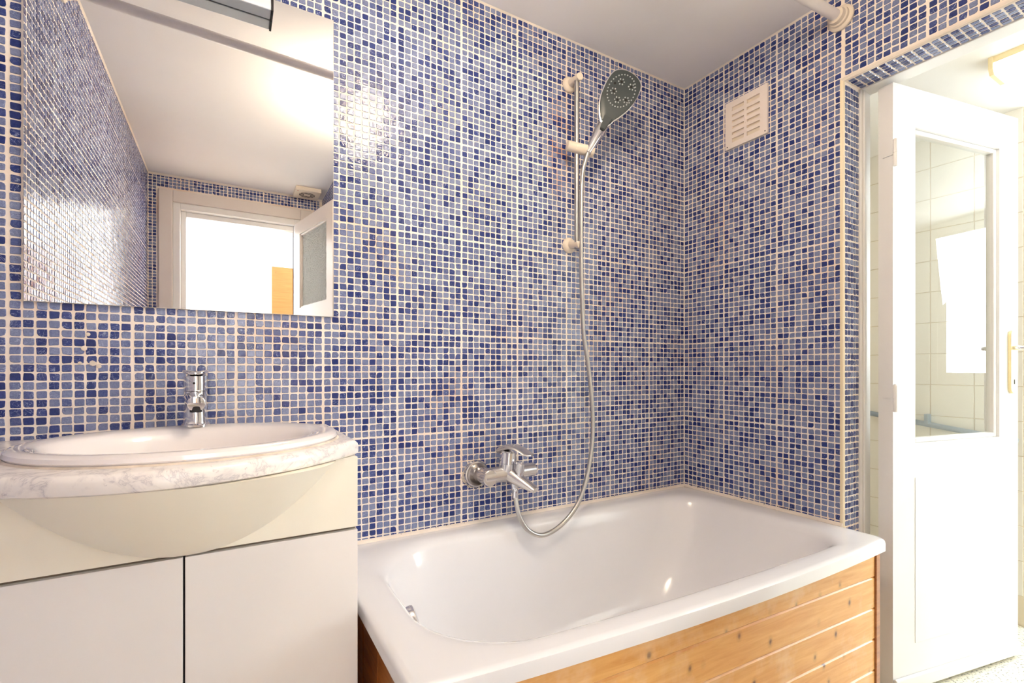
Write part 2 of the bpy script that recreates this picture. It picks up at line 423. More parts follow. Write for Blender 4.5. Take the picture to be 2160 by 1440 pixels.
# 36 shared tile meshes for the tiles that are parts of their own
VAR = {}
def variants(key, ud, vd, nd):
    if key not in VAR:
        g = np.random.RandomState(5); ms = []
        for i in range(36):
            V = tile_arrays([0], [0], g, 12); T = tints(1, g)
            ms.append(tile_mesh('tile', V, T, 12, mapper((0, 0, 0), ud, vd, nd)))
        VAR[key] = ms
    return VAR[key]
CAMP = np.array(cam.location); TH = R(29.834)
def depth_px(p):
    X, Y, Z = p - CAMP
    d = math.sin(TH)*X + math.cos(TH)*Y; r = math.cos(TH)*X - math.sin(TH)*Y
    return d, 1060.1 + 1006.9*r/d, 779 - 1006.9*Z/d
def mosaic(parent, o, ud, vd, nd, cu, cv, keep, seed, parts=0, ok=None, key=None, k=12, w=.0187, h=.0171):
    g = np.random.RandomState(seed)
    U, Vv = np.meshgrid(cu, cv); U = U.reshape(-1); Vv = Vv.reshape(-1)
    U = U + g.normal(0, .00035, len(U)) ; Vv = Vv + g.normal(0, .00035, len(Vv))
    mk = np.array([keep(a, b) for a, b in zip(U, Vv)]); U = U[mk]; Vv = Vv[mk]
    f = mapper(o, ud, vd, nd)
    sel = np.zeros(len(U), bool)
    if parts:
        W_ = f(np.stack([U, Vv, U*0], 1)); score = np.full(len(U), -1.0)
        for i, p in enumerate(W_):
            d, x, y = depth_px(p)
            if d > .1 and 12 < x < 2150 and 10 < y < 1430 and ok(U[i], Vv[i], x, y): score[i] = 1/d
        order = np.argsort(-score)[:parts]; order = order[score[order] > 0]; sel[order] = True
        ms = variants(key, ud, vd, nd)
        for q, i in enumerate(order):
            t = bpy.data.objects.new('tile', ms[g.randint(36)]); COL.objects.link(t)
            t.parent = parent; t.location = tuple(W_[i])
    V = tile_arrays(U[~sel], Vv[~sel], g, k, w, h); T = tints(int((~sel).sum()), g)
    me = tile_mesh('mosaic_tiles', V, T, k, f)
    s = bpy.data.objects.new('mosaic_tiles', me); COL.objects.link(s); s.parent = parent; s['kind'] = 'stuff'
    return s

# ================================================================== THE SHELL
XL = -2.237; YF = -2.33; XE = -1.18; YE = -1.42
# back wall (y = 0): mirror, basin and shower hang on it
wb = struct('wall_back', MB().box(XL-.12, 1.3, 0, .12, 0, CEIL+.05), 'grout', 'mosaic tiled back wall behind the mirror, basin and shower', 'wall')
cA = cols_from(0, -1, 2.237, 10)
def in_mirror(x, z): return -2.187 < x < -1.519 and 1.236 < z < 2.107
mosaic(wb, (0, 0, 0), (1, 0, 0), (0, 0, 1), (0, -1, 0), cA, rows(), lambda x, z: not (x < -1.56 and z < .88) and not (x > -1.5 and z < .50), 21,
       300, lambda x, z, px, py: not in_mirror(x, z) and z > .975 and not (-1.90 < x < -1.82 and z < 1.09), 'A')
# right wall (x = 0) with the tiled doorway to the kitchen
YD = -.644; ZL = 2.053; YD2 = -1.37
mb = MB().box(0, .105, YD, .0, 0, CEIL+.05).box(0, .105, YE-.1, YD2, 0, CEIL+.05).box(0, .105, YD2, YD, ZL, CEIL+.05)
wr = struct('wall_right', mb, 'grout', 'mosaic tiled right wall with vent grille and doorway', 'wall')
cB = cols_from(0, -1, .640, 9) + cols_from(-.646, -1, .78, 10)
def keepB(y, z):
    if y > -.640: return z > .50
    return (z > ZL + .012) or (y < YD2 - .012)
mosaic(wr, (0, 0, 0), (0, 1, 0), (0, 0, 1), (-1, 0, 0), cB, rows(), keepB, 22, 300,
       lambda y, z, px, py: not (-.40 < y < -.20 and 1.97 < z < 2.19) and z > .57, 'B')
# reveal and soffit of the doorway
rx = [.012 + .0185*(i + .5) for i in range(5)]
mosaic(wr, (0, YD, 0), (1, 0, 0), (0, 0, 1), (0, -1, 0), rx, rows(.30, ZL), lambda a, b: True, 23, w=.0158)
mosaic(wr, (0, 0, ZL), (1, 0, 0), (0, 1, 0), (0, 0, -1), rx, [YD - .006 - PH*(i + .5) for i in range(32)], lambda a, b: True, 24, w=.0158, h=.0186)
# left wall
wl = struct('wall_left', MB().box(XL-.12, XL, YF-.1, .0, 0, CEIL+.05), 'grout', 'mosaic tiled left wall seen in the mirror', 'wall')
mosaic(wl, (XL, 0, 0), (0, 1, 0), (0, 0, 1), (1, 0, 0), cols_from(0, -1, 2.33, 10), rows(.0), lambda a, b: True, 25, k=8)
# front wall with the doorway behind the camera
DX0, DX1, DZ = -2.10, -1.335, 2.18
mb = MB().box(XL-.12, DX0, YF-.12, YF, 0, 2.6).box(DX1, XE+.1, YF-.12, YF, 0, 2.6).box(DX0, DX1, YF-.12, YF, DZ, 2.6)
wf = struct('wall_front', mb, 'grout', 'mosaic tiled wall around the bedroom doorway', 'wall')
mosaic(wf, (XL, YF, 0), (1, 0, 0), (0, 0, 1), (0, 1, 0), cols_from(0, 1, 1.057, 10), rows(),
       lambda u, z: z > 2.262 or u < .052 or u > 1.0, 26, k=8)
# the two short walls that fill the corner beside the camera
we = struct('wall_side', MB().box(XE, XE+.1, YF-.1, YE, 0, CEIL+.05), 'grout', 'mosaic tiled side wall beside the open bedroom door', 'wall')
mosaic(we, (XE, 0, 0), (0, 1, 0), (0, 0, 1), (-1, 0, 0), cols_from(YF, 1, .905, 10), rows(.9), lambda a, b: True, 27, k=8)
wn = struct('wall_nook', MB().box(XE, .1, YE-.1, YE, 0, CEIL+.05), 'white_wall', 'plain white wall facing the bath', 'wall')  # unseen wall; white finish chosen to bounce light onto the bath
struct('ceiling', MB().box(XL-.12, .105, YF-.12, .12, CEIL, CEIL+.1), 'ceiling', 'off-white bathroom ceiling', 'ceiling')
struct('floor', MB().box(XL-.12, 3.0, -6.2, 1.3, -.1, 0), 'floor', 'cream floor with dark flecks', 'floor')
# cove beads, corner bead, edge trims of the tiling
struct('trim_1', MB().prism([(XL, 0, CEIL), (XL, -.006, CEIL), (XL, -.002, CEIL-.004), (XL, 0, CEIL-.006)], (2.237, 0, 0)), 'caulk', 'pale bead between back wall and ceiling', 'trim', fix=True)
struct('trim_2', MB().prism([(0, 0, CEIL), (-.006, 0, CEIL), (-.004, 0, CEIL-.002), (0, 0, CEIL-.006)], (0, YE, 0)), 'caulk', 'pale bead between right wall and ceiling', 'trim', fix=True)
struct('trim_3', MB().prism([(0, 0, .56), (-.006, 0, .56), (-.0035, -.0035, .56), (0, -.006, .56)], (0, 0, CEIL-.56)), 'caulk', 'pale grout bead in the corner above the bath', 'trim', fix=True)
def qround(axis, a, b, c, r=.011, n=6):
    """quarter-round strip; profile centre c"""
    pts = []
    for i in range(n+1):
        t = math.pi/2*i/n; pts.append((math.cos(t)*r, math.sin(t)*r))
    return pts
pr = [(-math.cos(math.pi/2*i/6)*.010, -math.sin(math.pi/2*i/6)*.010) for i in range(7)]
mb = MB().prism([(.007 + a, YD + .008 + b, .30) for a, b in pr] + [(.007, YD + .008, .30)], (0, 0, ZL - .30 + .004))
struct('trim_4', mb, 'cream_trim', 'cream corner strip down the tiled kitchen doorway', 'trim', smooth=True)
mb = MB().prism([(.007 + a, YD + .008, ZL + .008 + b) for a, b in pr] + [(.007, YD + .008, ZL + .008)], (0, YD2 - YD - .02, 0))
struct('trim_5', mb, 'caulk', 'pale edge strip along the top of the kitchen doorway', 'trim', smooth=True)
struct('trim_6', MB().prism([(XL, 0, CEIL), (XL+.007, 0, CEIL), (XL+.005, 0, CEIL-.002), (XL, 0, CEIL-.007)], (0, YF, 0)), 'caulk', 'pale bead between left wall and ceiling', 'trim', fix=True)
struct('trim_7', MB().prism([(XL, YF, CEIL), (XL, YF+.012, CEIL), (XL, YF+.004, CEIL-.010), (XL, YF, CEIL-.012)], (1.057, 0, 0)), 'caulk', 'pale bead between door wall and ceiling', 'trim', fix=True)

# ---------------------------------------------------------------- kitchen seen through the right doorway
KC = 2.19; KX = 1.12; KY = -.82
kf = struct('wall_kitchen_far', MB().box(KX, KX+.1, KY, 1.3, 0, KC+.1), 'kit_grout', 'cream tiled kitchen wall seen through the door glass', 'wall')
kt = bpy.data.meshes.new('tile'); kt.from_pydata([(v[0] + (.0018 if v[0] < -.001 and 0 else 0), v[1], v[2]) for v in
      [(0,-.0755,-.0727),(0,.0755,-.0727),(0,.0755,.0727),(0,-.0755,.0727),(-.0026,-.0742,-.0714),(-.0026,.0742,-.0714),(-.0026,.0742,.0714),(-.0026,-.0742,.0714)]],
      [], [(4,7,6,5),(0,4,5,1),(1,5,6,2),(2,6,7,3),(3,7,4,0)]); kt.materials.append(M['kit_tile'])
for i in range(-9, 4):
    for k in range(15):
        zc = 2.045 - .1475*k + .0735
        yc = -.504 - .154*(i - 1.5)
        if zc + .07 > KC or zc - .07 < 0 : continue
        if yc - .07 < KY: continue
        t = bpy.data.objects.new('tile', kt); COL.objects.link(t); t.parent = kf; t.location = (KX, yc, zc)
struct('wall_kitchen_return', MB().box(KX+.1, 3.0, KY, KY+.1, 0, KC+.1), 'white_wall', 'white kitchen wall beyond the tiled corner', 'wall')
struct('wall_kitchen_end', MB().box(.105, KX, 1.2, 1.3, 0, KC+.1), 'white_wall', 'white end wall of the kitchen', 'wall')
struct('wall_kitchen_near', MB().box(.105, 3.0, -2.95, -2.85, 0, KC+.1), 'white_wall', 'white near wall of the kitchen', 'wall')
# window wall of the kitchen
mb = MB().box(2.44, 2.54, -2.85, -2.45, 0, KC+.1).box(2.44, 2.54, -1.05, KY, 0, KC+.1).box(2.44, 2.54, -2.45, -1.05, 0, 1.0).box(2.44, 2.54, -2.45, -1.05, 2.1, KC+.1)
struct('wall_kitchen_window', mb, 'white_wall', 'kitchen wall holding the bright window', 'wall')
wn1 = thing('window_1', (2.46, -1.75, 1.0), 'white kitchen window letting daylight in', 'window', 'structure')
mb = MB().box(2.45, 2.50, -2.45, -2.39, 1.0, 2.1).box(2.45, 2.50, -1.11, -1.05, 1.0, 2.1).box(2.45, 2.50, -2.39, -1.11, 1.0, 1.06).box(2.45, 2.50, -2.39, -1.11, 2.04, 2.1).box(2.45, 2.50, -1.78, -1.72, 1.06, 2.04)
obj('window_frame', mb, 'white_gloss', wn1)
for a, b in ((-2.39, -1.78), (-1.72, -1.11)): obj('pane', MB().box(2.473, 2.477, a, b, 1.06, 2.04), 'glass', wn1)
struct('ceiling_kitchen', MB().box(.105, 3.0, -2.95, 1.3, KC, KC+.1), 'white_wall', 'white kitchen ceiling with a strip lamp', 'ceiling')
# kitchen door: frame and leaf
kd = thing('door_1', (.14, YD-.06, 0), 'white part-glazed kitchen door standing open', 'door', 'structure')
mb = MB().box(.1055, .172, YD-.008, YD+.03, 0, ZL+.04).box(.1055, .172, YD2-.03, YD2+.008, 0, ZL+.04).box(.1055, .172, YD2+.008, YD-.008, ZL-.004, ZL+.04)
mb.box(.116, .134, YD-.014, YD-.008, 0, ZL-.004)
obj('door_frame', mb, 'white_gloss', kd, bevel=.003)
# leaf in its own axes: e along the leaf, n towards the camera
A = Vector((.120, -.737, 0)); B = Vector((.808, -.867, 0)); e = (B-A).normalized(); nn = Vector((e.y, -e.x, 0)); LW = (B-A).length
if nn.y > 0: nn = -nn
def leafbox(mb, A, e, nn, s0, s1, d0, d1, z0, z1):
    P = lambda s, d, z: tuple(A + e*s + nn*d + Vector((0, 0, z)))
    return mb.add([P(s0,d0,z0),P(s1,d0,z0),P(s1,d1,z0),P(s0,d1,z0),P(s0,d0,z1),P(s1,d0,z1),P(s1,d1,z1),P(s0,d1,z1)],
                  [(0,3,2,1),(4,5,6,7),(0,1,5,4),(1,2,6,5),(2,3,7,6),(3,0,4,7)])
TD = .045; GZ0, GZ1, GS0, GS1 = .835, 1.905, .112, .585
mb = MB()
leafbox(mb, A, e, nn, 0, GS0, -TD, 0, .012, 2.036); leafbox(mb, A, e, nn, GS1, LW, -TD, 0, .012, 2.036)
leafbox(mb, A, e, nn, GS0, GS1, -TD, 0, GZ1, 2.036); leafbox(mb, A, e, nn, GS0, GS1, -TD, 0, .012, GZ0)
obj('door_leaf', mb, 'white_gloss', kd, fix=True)
mb = MB()   # glazing beads, splayed
for s0, s1, z0, z1 in ((GS0, GS0+.016, GZ0, GZ1), (GS1-.016, GS1, GZ0, GZ1), (GS0+.016, GS1-.016, GZ0, GZ0+.016), (GS0+.016, GS1-.016, GZ1-.016, GZ1)):
    leafbox(mb, A, e, nn, s0, s1, -.034, -.008, z0, z1)
obj('glazing_bead', mb, 'white_gloss', kd, fix=True, bevel=.004)
obj('glass_pane', leafbox(MB(), A, e, nn, GS0+.004, GS1-.004, -.024, -.020, GZ0+.004, GZ1-.004), 'glass', kd, fix=True)
obj('lower_panel', leafbox(MB(), A, e, nn, .11, LW-.10, 0, .0015, .16, .72), 'white_gloss', kd, fix=True, bevel=.001)
obj('kick_board', leafbox(MB(), A, e, nn, .0, LW-.004, 0, .012, .014, .060), 'white_gloss', kd, fix=True, bevel=.005)
for z in (1.795, .99):
    mb = MB().lathe(A + nn*.012 + Vector((-.012, .0, z-.045)), (0, 0, 1), [(0, .003), (.002, .0065), (.044, .0065), (.0445, .0055), (.0455, .0055), (.046, .0065), (.088, .0065), (.092, .003)], 12)
    h = obj('hinge', mb, 'white_gloss', kd, smooth=True)
    obj('hinge_flap', leafbox(MB(), A, e, nn, -.004, .002, -.030, .004, z, z+.042), 'white_gloss', h, fix=True)
# handle plates and levers
def plate(s, d0, d1, z0, z1, wd):
    mb = MB(); r = []
    n = 10
    prof = [(s + wd/2*math.cos(math.pi*i/n), z1 - wd/2 + wd/2*math.sin(math.pi*i/n)) for i in range(n+1)] + \
           [(s - wd/2*math.cos(math.pi*i/n), z0 + wd/2 - wd/2*math.sin(math.pi*i/n)) for i in range(n+1)]
    return mb.loops([[A + e*a + nn*d0 + Vector((0, 0, z)) for a, z in prof], [A + e*a + nn*d1 + Vector((0, 0, z)) for a, z in prof]])
hp = obj('handle_plate', plate(LW-.045, 0, .010, .995, 1.232, .040), 'brass', kd, fix=True, bevel=.002)
obj('keyhole', plate(LW-.045, .0102, .0108, 1.030, 1.048, .005), 'black', hp, fix=True)
P = A + e*(LW-.045) + Vector((0, 0, 1.166))
mb = MB().tube([P + nn*.008, P + nn*.03, P + nn*.045 + e*.012, P + nn*.047 + e*.05, P + nn*.046 + e*.115], lambda t: .0085 if t < .5 else .0075, 12)
obj('lever', mb, 'chrome', kd, smooth=True)
mb = MB().tube([P - nn*(TD+.0), P - nn*(TD+.03), P - nn*(TD+.045) - e*.012, P - nn*(TD+.047) - e*.05, P - nn*(TD+.046) - e*.13], .008, 12)
obj('lever', mb, 'alu', kd, smooth=True)

# strip lamp on the kitchen ceiling
kl = thing('strip_lamp', (.62, -1.4, KC), 'cream-ended strip lamp on the kitchen ceiling', 'lamp')
prof = [(.552, KC), (.552, KC-.042), (.566, KC-.060), (.676, KC-.060), (.690, KC-.042), (.690, KC)]
obj('end_cap', MB().prism([(x, -.852, z) for x, z in prof], (0, -.012, 0)), 'glow_fit', kl, fix=True)
obj('end_cap', MB().prism([(x, -2.05, z) for x, z in prof], (0, -.012, 0)), 'glow_fit', kl, fix=True)
obj('housing', MB().box(.556, .686, -2.05, -.864, KC-.022, KC-.0), 'glow_fit', kl)
obj('diffuser', MB().prism([(.556, -.864, KC-.022), (.556, -.864, KC-.042), (.569, -.864, KC-.057), (.673, -.864, KC-.057), (.686, -.864, KC-.042), (.686, -.864, KC-.022)], (0, -1.186, 0)), 'tube_glow', kl, fix=True)
pp = thing('wall_pipe', (KX-.03, -.4, .82), 'grey pipe clipped along the tiled kitchen wall', 'pipe')
obj('pipe', MB().tube([(KX-.024, .9, 1.03), (KX-.024, -.435, .834), (KX-.024, -.80, .782)], .0125, 14, 1), 'pipe', pp, smooth=True)
for y in (-.18, -.50): obj('clip', MB().box(KX-.04, KX, y-.007, y+.007, .8+(y+.9)*.07, .845+(y+.9)*.07), 'pipe', pp)
wc = thing('wall_cabinet', (1.4, KY-.16, .946), 'white wall cabinet hanging at the far edge of the kitchen doorway', 'cabinet')
obj('body', MB().box(1.125, 1.65, KY-.012-.26, KY-.002, .946, 1.832), 'white_gloss', wc, bevel=.006)
obj('door', MB().box(1.135, 1.64, KY-.29, KY-.274, .956, 1.822), 'white_gloss', wc, bevel=.003)

# ---------------------------------------------------------------- bedroom behind the camera (seen in the mirror)
struct('ceiling_bedroom', MB().box(-3.2, .5, -6.3, YF-.12, 2.5, 2.6), 'white_wall', 'white bedroom ceiling seen in the mirror', 'ceiling')
mb = MB(); far0 = Vector((-2.9, -4.25, 0)); far1 = Vector((-.6, -6.25, 0)); de = (far1-far0).normalized(); dn = Vector((de.y, -de.x, 0))
if dn.y > 0: dn = -dn
leafbox(mb, far0, de, dn, -.6, 3.2, 0, .1, 0, 2.5)
struct('wall_bedroom_far', mb, 'white_wall', 'white far wall of the bedroom', 'wall', fix=True)
struct('wall_bedroom_left', MB().box(-2.95, -2.85, -6.2, YF-.12, 0, 2.5), 'white_wall', 'white side wall of the bedroom', 'wall')
mb = MB().box(.1, .2, -3.3, YF-.12, 0, 2.5).box(.1, .2, -6.2, -5.3, 0, 2.5).box(.1, .2, -5.3, -3.3, 0, .85).box(.1, .2, -5.3, -3.3, 2.35, 2.5)
struct('wall_bedroom_window', mb, 'white_wall', 'bedroom wall holding the window', 'wall')
struct('wall_bedroom_near', MB().box(XE+.1, .5, YF-.20, YF-.12, 0, 2.5), 'white_wall', 'bedroom wall beside the bathroom', 'wall')
# door frame round the opening behind the camera
dd = thing('door_2', (-1.72, YF, 0), 'white bedroom doorway and open door seen in the mirror', 'door', 'structure')
for nm, x0, x1, z0, z1 in (('door_casing', -2.179, -2.104, 0, 2.253), ('door_casing', -1.331, -1.256, 0, 2.253), ('door_casing', -2.104, -1.331, 2.178, 2.253)):
    obj(nm, MB().box(x0, x1, YF, YF+.020, z0, z1), 'casing', dd, bevel=.005)
mb = MB().box(-2.104, -2.064, YF-.11, YF+.006, 0, 2.178).box(-1.371, -1.331, YF-.11, YF+.006, 0, 2.178).box(-2.064, -1.371, YF-.11, YF+.006, 2.138, 2.178)
mb.box(-2.064, -2.034, YF-.11, YF-.045, 0, 2.138).box(-1.371, -1.356, YF-.11, YF-.045, 0, 2.138).box(-2.034, -1.356, YF-.11, YF-.045, 2.105, 2.138)
obj('door_frame', mb, 'white_gloss', dd, bevel=.003)
A2 = Vector((-1.372, YF+.026, 0)); e2 = Vector((.204, .979, 0)).normalized(); n2 = Vector((-e2.y, e2.x, 0))
mb = MB(); LW2 = .69; S0, S1, G0, G1 = .10, .59, 1.52, 2.045
leafbox(mb, A2, e2, n2, 0, S0, -.04, 0, .012, 2.135); leafbox(mb, A2, e2, n2, S1, LW2, -.04, 0, .012, 2.135)
leafbox(mb, A2, e2, n2, S0, S1, -.04, 0, G1, 2.135); leafbox(mb, A2, e2, n2, S0, S1, -.04, 0, .012, G0)
obj('door_leaf', mb, 'casing', dd, fix=True)
mb = MB()
for s0, s1, z0, z1 in ((S0, S0+.012, G0, G1), (S1-.012, S1, G0, G1), (S0+.012, S1-.012, G0, G0+.012), (S0+.012, S1-.012, G1-.012, G1)):
    leafbox(mb, A2, e2, n2, s0, s1, -.03, -.006, z0, z1)
obj('glazing_bead', mb, 'casing', dd, fix=True, bevel=.003)
obj('hammered_pane', leafbox(MB(), A2, e2, n2, S0+.003, S1-.003, -.022, -.018, G0+.003, G1-.003), 'frost', dd, fix=True)
# second door leaf inside the bedroom
d3 = thing('door_3', (-2.12, -2.62, 0), 'white door with a speckled pane just inside the bedroom, in the mirror', 'door', 'structure')
A3 = Vector((-2.085, -2.50, 0)); e3 = Vector((.05, -1, 0)).normalized(); n3 = Vector((1, .05, 0)).normalized()
mb = MB()
leafbox(mb, A3, e3, n3, 0, .12, -.04, 0, .01, 2.0); leafbox(mb, A3, e3, n3, .60, .70, -.04, 0, .01, 2.0)
leafbox(mb, A3, e3, n3, .12, .60, -.04, 0, 1.88, 2.0); leafbox(mb, A3, e3, n3, .12, .60, -.04, 0, .01, .9)
obj('door_leaf', mb, 'white_gloss', d3, fix=True)
obj('hammered_pane', leafbox(MB(), A3, e3, n3, .12, .60, -.022, -.018, .9, 1.88), 'frost', d3, fix=True)
wd = thing('wardrobe', (-1.1, -3.45, 0), 'light wood wardrobe in the bedroom, seen in the mirror', 'wardrobe')
obj('body', MB().box(-1.462, -.62, -3.75, -3.185, 0.0, 1.985), 'wardrobe', wd, bevel=.003)
for a, b in ((-1.462, -1.195), (-1.191, -.907), (-.903, -.62)): obj('door', MB().box(a, b, -3.183, -3.165, .06, 1.985), 'wardrobe', wd, bevel=.002)

# ================================================================== FITTINGS
# ---- mirror
mi = thing('wall_mirror', (-1.853, 0, 1.238), 'large frameless square mirror on the tiles above the basin', 'mirror')
MX0, MX1, MZ0, MZ1 = -2.185, -1.521, 1.238, 2.105
obj('backing', MB().box(MX0, MX1, -.0085, -.002, MZ0, MZ1), 'mirror_edge', mi)
obj('mirror_glass', MB().add([(MX0+.001, -.0088, MZ0+.001), (MX1-.001, -.0088, MZ0+.001), (MX1-.001, -.0088, MZ1-.001), (MX0+.001, -.0088, MZ1-.001)], [(0, 1, 2, 3)]), 'mirror', mi)
# ---- mirror light at its upper edge
ml = thing('mirror_light', (-1.86, -.04, 2.04), 'blue-grey strip light with a dark end cap on the mirror top', 'lamp')
M['light_face'] = plain('satin_blue_grey', srgb(222, 228, 238), .35)
obj('strip_body', MB().box(-2.04, -1.688, -.052, -.0095, 2.044, 2.076), 'light_face', ml, bevel=.003)
obj('end_cap', MB().box(-1.688, -1.683, -.0535, -.0095, 2.0425, 2.0775), 'dark', ml)
obj('end_cap', MB().box(-2.045, -2.04, -.0535, -.0095, 2.0425, 2.0775), 'dark', ml)

# ---- vanity cabinet
vc = thing('vanity_cabinet', (-1.89, -.2, 0), 'cream lacquered vanity cabinet under the marble counter', 'cabinet')
CX0, CX1, CY = -2.232, -1.542, -.4
obj('carcass', MB().box(CX0+.002, CX0+.018, CY+.020, -.006, .09, .892).box(CX1-.017, CX1-.001, CY+.020, -.006, .09, .892).box(CX0+.018, CX1-.017, -.018, -.006, .09, .892).box(CX0+.018, CX1-.017, CY+.020, -.018, .09, .106), 'cab_door', vc)
obj('plinth', MB().box(CX0+.01, CX1-.01, CY+.06, -.02, 0, .09), 'cab_door', vc)
obj('gap_strip', MB().box(CX0+.002, CX1-.003, CY+.012, CY+.0205, .735, .744), 'gap', vc)
obj('apron', MB().box(CX0, CX1, CY, CY+.019, .742, .894), 'cab_top', vc, bevel=.001)
for a, b in ((CX0, -1.861), (-1.8575, CX1)): obj('door', MB().box(a, b, CY, CY+.019, .10, .7355), 'cab_door', vc, bevel=.0012)
obj('centre_gap', MB().box(-1.862, -1.8565, CY+.012, CY+.0205, .10, .735), 'dark', vc)
# bulging quarter bowl in front of the apron
mb = MB(); rings = []
NB, NZ = 48, 22; ZB, ZT = .7385, .894; bc = -1.852
for i in range(NZ+1):
    t = (i/NZ)**1.6; z = ZB + (ZT-ZB)*t; wdt = max(.002, .262*t**.5); dep = .150*t**.62
    rings.append([(bc + wdt*math.cos(math.pi*j/NB), CY + .004 - dep*math.sin(math.pi*j/NB)**(.9) if 0 < j < NB else CY + .004, z) for j in range(NB+1)])
mb.loops(rings, cap0=False, cap1=False, closed=False)
mb.f.append(tuple(range(len(mb.v)-NB-1, len(mb.v))))
obj('bulged_front', mb, 'cab_top', vc, smooth=True)

# ---- marble counter
ct = thing('marble_counter', (-1.88, -.25, .895), 'white marble counter with a bowed front on the vanity cabinet', 'countertop')
XC0, XC1 = -2.233, -1.534
def front(x): return -.555 + 1.5*(x + 1.884)**2
pts = [(XC0, -.003), (XC1, -.003)] + [(XC1 + (XC0 - XC1)*i/40, front(XC1 + (XC0 - XC1)*i/40)) for i in range(41)]
pts = [pts[1], pts[0]] + pts[2:][::-1]
def inset(pts, d):
    out = []
    for x, y in pts:
        out.append((min(x, XC1 - d) if x > -1.9 else x, y + d if y < -.1 else y))
    return out
def ray_out(t, d):
    """distance from the basin centre to the slab outline along angle t"""
    c, s_ = math.cos(t), math.sin(t); lo = 0; hi = 1.2
    inside = lambda q: XC0 < -1.85 + c*q < XC1 - d and front(-1.85 + c*q) + d < -.262 + s_*q < -.003
    for _ in range(40):
        m_ = (lo + hi)/2
        if inside(m_): lo = m_
        else: hi = m_
    return (-1.85 + c*lo, -.262 + s_*lo)
NA = 160
crn = [math.atan2(-.003 + .262, XC1 + 1.85), math.atan2(front(XC1) + .262, XC1 + 1.85), math.atan2(-.003 + .262, XC0 + 1.85), math.atan2(front(XC0) + .262, XC0 + 1.85)]
ang = sorted([2*math.pi*k/NA - math.pi for k in range(NA)] + crn)
ring = lambda d, z: [(*ray_out(t, d), z) for t in ang]
hole = lambda z: [(-1.85 + .272*math.cos(t), -.262 + .230*math.sin(t), z) for t in ang]
rg = [hole(.895), ring(.006, .895), ring(.0015, .898), ring(0, .903), ring(0, .916), ring(.002, .921), ring(.007, .9255), ring(.012, .927), hole(.927), hole(.895)]
obj('slab', MB().loops(rg, cap0=False, cap1=False), 'marble', ct, smooth=True)

# ---- basin
bs = thing('washbasin', (-1.85, -.26, .927), 'oval white ceramic basin set into the marble counter', 'washbasin')
def ell(cx, cy, a, b, z, n=72, p=2.0):
    r = []
    for k in range(n):
        t = 2*math.pi*k/n; c, s_ = math.cos(t), math.sin(t)
        r.append((cx + a*math.copysign(abs(c)**(2/p), c), cy + b*math.copysign(abs(s_)**(2/p), s_), z))
    return r
oc = (-1.850, -.262)
rings = [ell(*oc, .276, .234, .9275), ell(*oc, .2845, .2425, .9285), ell(*oc, .288, .246, .934), ell(*oc, .286, .244, .941), ell(*oc, .279, .237, .9455), ell(*oc, .270, .228, .9465),
         ell(-1.853, -.272, .244, .190, .9440), ell(-1.855, -.275, .236, .182, .9405), ell(-1.856, -.276, .228, .174, .932), ell(-1.857, -.277, .220, .166, .915),
         ell(-1.858, -.275, .205, .152, .880), ell(-1.86, -.25, .17, .118, .835), ell(-1.86, -.245, .11, .080, .806), ell(-1.86, -.24, .03, .03, .800)]
mb = MB().loops(rings, cap0=False)
obj('bowl', mb, 'porcelain', bs, smooth=True)
obj('sealant', MB().loops([ell(*oc, .291, .249, .9272), ell(*oc, .287, .245, .9305)], cap0=False, cap1=False), 'lime', bs, smooth=True)
obj('drain', MB().lathe((-1.86, -.24, .8005), (0, 0, 1), [(0, .026), (.002, .026), (.003, .022), (.001, .016), (.001, .0)], 24), 'chrome', bs, smooth=True)

# ---- basin tap
TX, TY, TZ = -1.858, -.058, .9465
bt = thing('basin_tap', (TX, TY, TZ), 'short chrome mixer tap standing on the basin rim', 'tap')
obj('base_ring', MB().lathe((TX, TY, TZ-.002), (0, 0, 1), [(0, .030), (.005, .0305), (.008, .027)], 36), 'chrome', bt, smooth=True)
obj('body', MB().lathe((TX, TY, TZ+.005), (0, 0, 1), [(0, .0262), (.02, .0258), (.045, .0235), (.065, .0245), (.080, .0255), (.0805, .0245)], 36), 'chrome', bt, smooth=True)
sp = Vector((TX-.004, TY-.006, TZ+.068))
dr = Vector((.12, -1, -.12)).normalized()
obj('spout', MB().lathe(sp, dr, [(0, .020), (.03, .0195), (.065, .0190), (.080, .0185), (.0815, .0165)], 32), 'chrome', bt, smooth=True)
ao = sp + dr*.070 + Vector((0, 0, -.010))
obj('aerator', MB().lathe(ao, (0, -.15, -1), [(0, .0125), (.011, .0125), (.0115, .011), (.010, .0108)], 24), 'dark', bt, smooth=True)
obj('cartridge', MB().lathe((TX, TY, TZ+.086), (0, 0, 1), [(0, .0245), (.001, .0255), (.018, .0255), (.036, .0248), (.037, .0235)], 36), 'chrome', bt, smooth=True)
mb = MB(); rg = []
for dz, s_ in ((0, .93), (.002, 1.0), (.005, 1.0), (.008, .92)):
    r_ = []
    for k in range(40):
        t = 2*math.pi*k/40; x = math.cos(t)*.0275*s_; y = math.sin(t)*.031*s_ - .006
        r_.append((TX + x, TY + y, TZ + .123 + dz + 9.0*x*x - .08*(y)))
    rg.append(r_)
lv = obj('lever', mb.loops(rg), 'chrome', bt, smooth=True)
obj('temperature_dot', MB().lathe((TX-.002, TY-.0255, TZ+.105), (0, -1, 0), [(0, .0028), (.0015, .0022)], 12), 'dark', bt, smooth=True)

